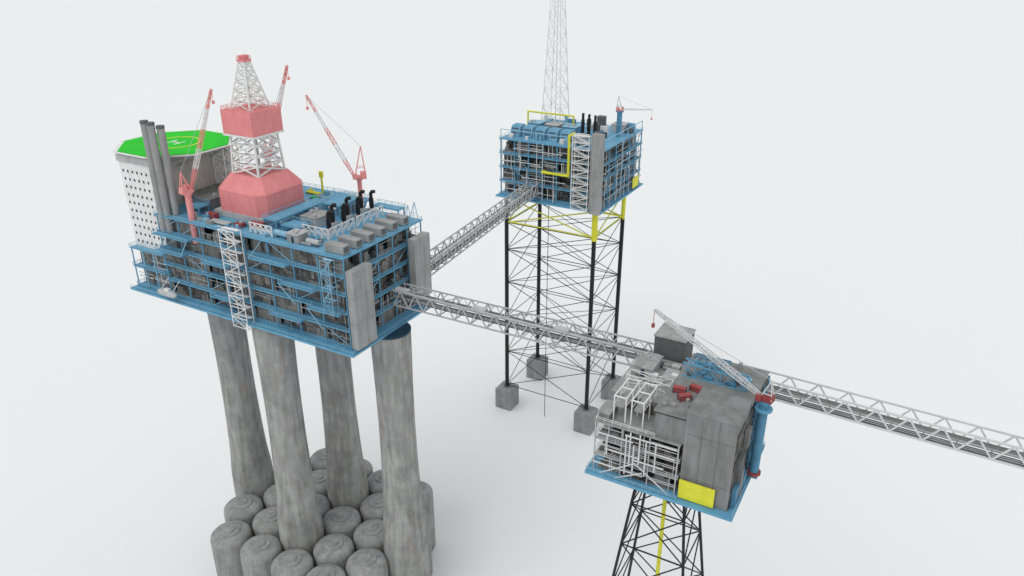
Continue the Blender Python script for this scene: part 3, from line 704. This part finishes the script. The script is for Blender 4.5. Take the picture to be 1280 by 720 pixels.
house(-57,-48.5,180.5,188.8,136.3,151.8,'dgrey','dark grey cube shaped house at the rear of the small right platform',roof='grey',units=0)
wf=E('portal_frame',(-51,158,147),'white box shaped pipe gantry standing on the roof of the small right platform','pipe gantry')
for y in(151,155.5,160):
    for a,b in((-56.3,-53.3),(-51.8,-48.8)):
        z_=142.45 if y<157.7 else 146.05
        build(MB().pipe([(a,y,z_),(a,y,149.4),(b,y,149.4),(b,y,z_)],.18,8),'portal',M['white'],wf)
for x in(-56.3,-53.3,-51.8,-48.8):
    build(MB().tube((x,150.6,149.4),(x,160.6,149.4),.18,8),'header_pipe',M['white'],wf)
    build(MB().tube((x,150.8,147.2),(x,160.2,147.2),.12,8),'header_pipe',M['pale'],wf)
for a in(-56.3,-51.8): build(MB().box(a+.5,a+2.5,151.5,159.5,146.2,147.0),'pipe_bundle',M['grey'],wf)
tr=MB().lattice([(-58,163,146.1),(-46.5,163,146.1),(-46.5,166,146.1),(-58,166,146.1)],[(-58,163,148.6),(-46.5,163,148.6),(-46.5,166,148.6),(-58,166,148.6)],1,.22,.18)
for x in(-55,-52,-49):tr.bar((x,163,146.1),(x,163,148.6),.18);tr.bar((x,166,146.1),(x+2.5,166,148.6),.18)
build(tr,'roof_truss',M['white'],label='low white truss across the rear roof of the small right platform',cat='truss')
house(-59.8,-57,150,155.5,142.45,144.2,'mgrey','small grey box house at the front left corner of the small right platform',door=False,roof='grey',units=0)
house(-58,-53,168,176,146,148.5,'lgrey','low pale house on the rear roof of the small right platform',roof='grey')
skid(-48,172,146,6,5,'lgrey','rack of grey pipes beside the low pale house on the rear roof')
bt=E('roof_frame',(-38,169,150),'blue lattice frame on the small right platform roof, behind the dark red containers','truss')
build(MB().lattice([(-45,167.2,149.95),(-45,169.6,149.95),(-45,169.6,153.6),(-45,167.2,153.6)],[(-29,167.2,149.95),(-29,169.6,149.95),(-29,169.6,152.9),(-29,167.2,152.9)],5,.3,.2,x=False),'lattice',M['blue'],bt)
build(MB().lattice([(-44,173.5,149.95),(-44,175.2,149.95),(-44,175.2,152.6),(-44,173.5,152.6)],[(-35,173.5,149.95),(-35,175.2,149.95),(-35,175.2,152.6),(-35,173.5,152.6)],3,.25,.18,x=False),'lattice',M['sblue'],bt)
for x in (-43,-36): build(MB().bar((x,169.6,152.5),(x,173.5,152.5),.22),'cross_beam',M['lblue'],bt)
for i,(x,y,r_,lb) in enumerate([(-43.0,159.2,.1,'left'),(-40.9,156.6,.75,'front'),(-39.6,161.6,-.2,'rear')]):
    container(x,y,149.95,3.0,1.4,1.4,'red','%s one of the three dark red containers on the small right platform roof'%lb,'dark red roof containers',rot=r_)
cr=crane('deck_crane','blue pedestal crane with red cab and long pale boom over the small right platform',(-24.0,164.2,130.5),20.4,1.15,(-54.5,170.5,164.5),'sblue','pale','pale',9,'blue pedestal cranes',w=1.3,cabs=.62,bt=.17,mcab='red')
build(MB().tube((-24.0,164.2,129.8),(-24.0,164.2,130.45),1.7,18),'crane_base_ring',M['red'],cr,smooth=True)
build(MB().tube((-24.0,164.2,148.2),(-24.0,164.2,148.7),2.1,18),'access_ring',M['blue'],cr,smooth=True)
build(MB().box(-26.4,-22.9,163.2,165.2,128.9,129.75),'crane_bracket',M['sblue'],cr)

# ------------------------------------------------------------------ light
w=bpy.data.worlds.new('World');S.world=w;w.use_nodes=True
bg=w.node_tree.nodes['Background'];bg.inputs[0].default_value=(.97,.992,1,1);bg.inputs[1].default_value=.79
sl=bpy.data.lights.new('sun','SUN');sl.energy=1.0;sl.angle=math.radians(45);sl.color=(1,.99,.97)
so=bpy.data.objects.new('sun',sl);C.objects.link(so)
so.rotation_euler=V((.12,.5,-.85)).to_track_quat('-Z','Y').to_euler()
S.view_settings.view_transform='Standard';S.view_settings.look='None';S.view_settings.exposure=0
cam=bpy.data.cameras.new('camera');co=bpy.data.objects.new('camera',cam);C.objects.link(co)
co.location=(0,0,250);co.rotation_euler=(math.radians(90-24.4),0,math.radians(29.27))
cam.sensor_width=36;cam.lens=27.28;cam.clip_end=80000;cam.clip_start=1
S.camera=co
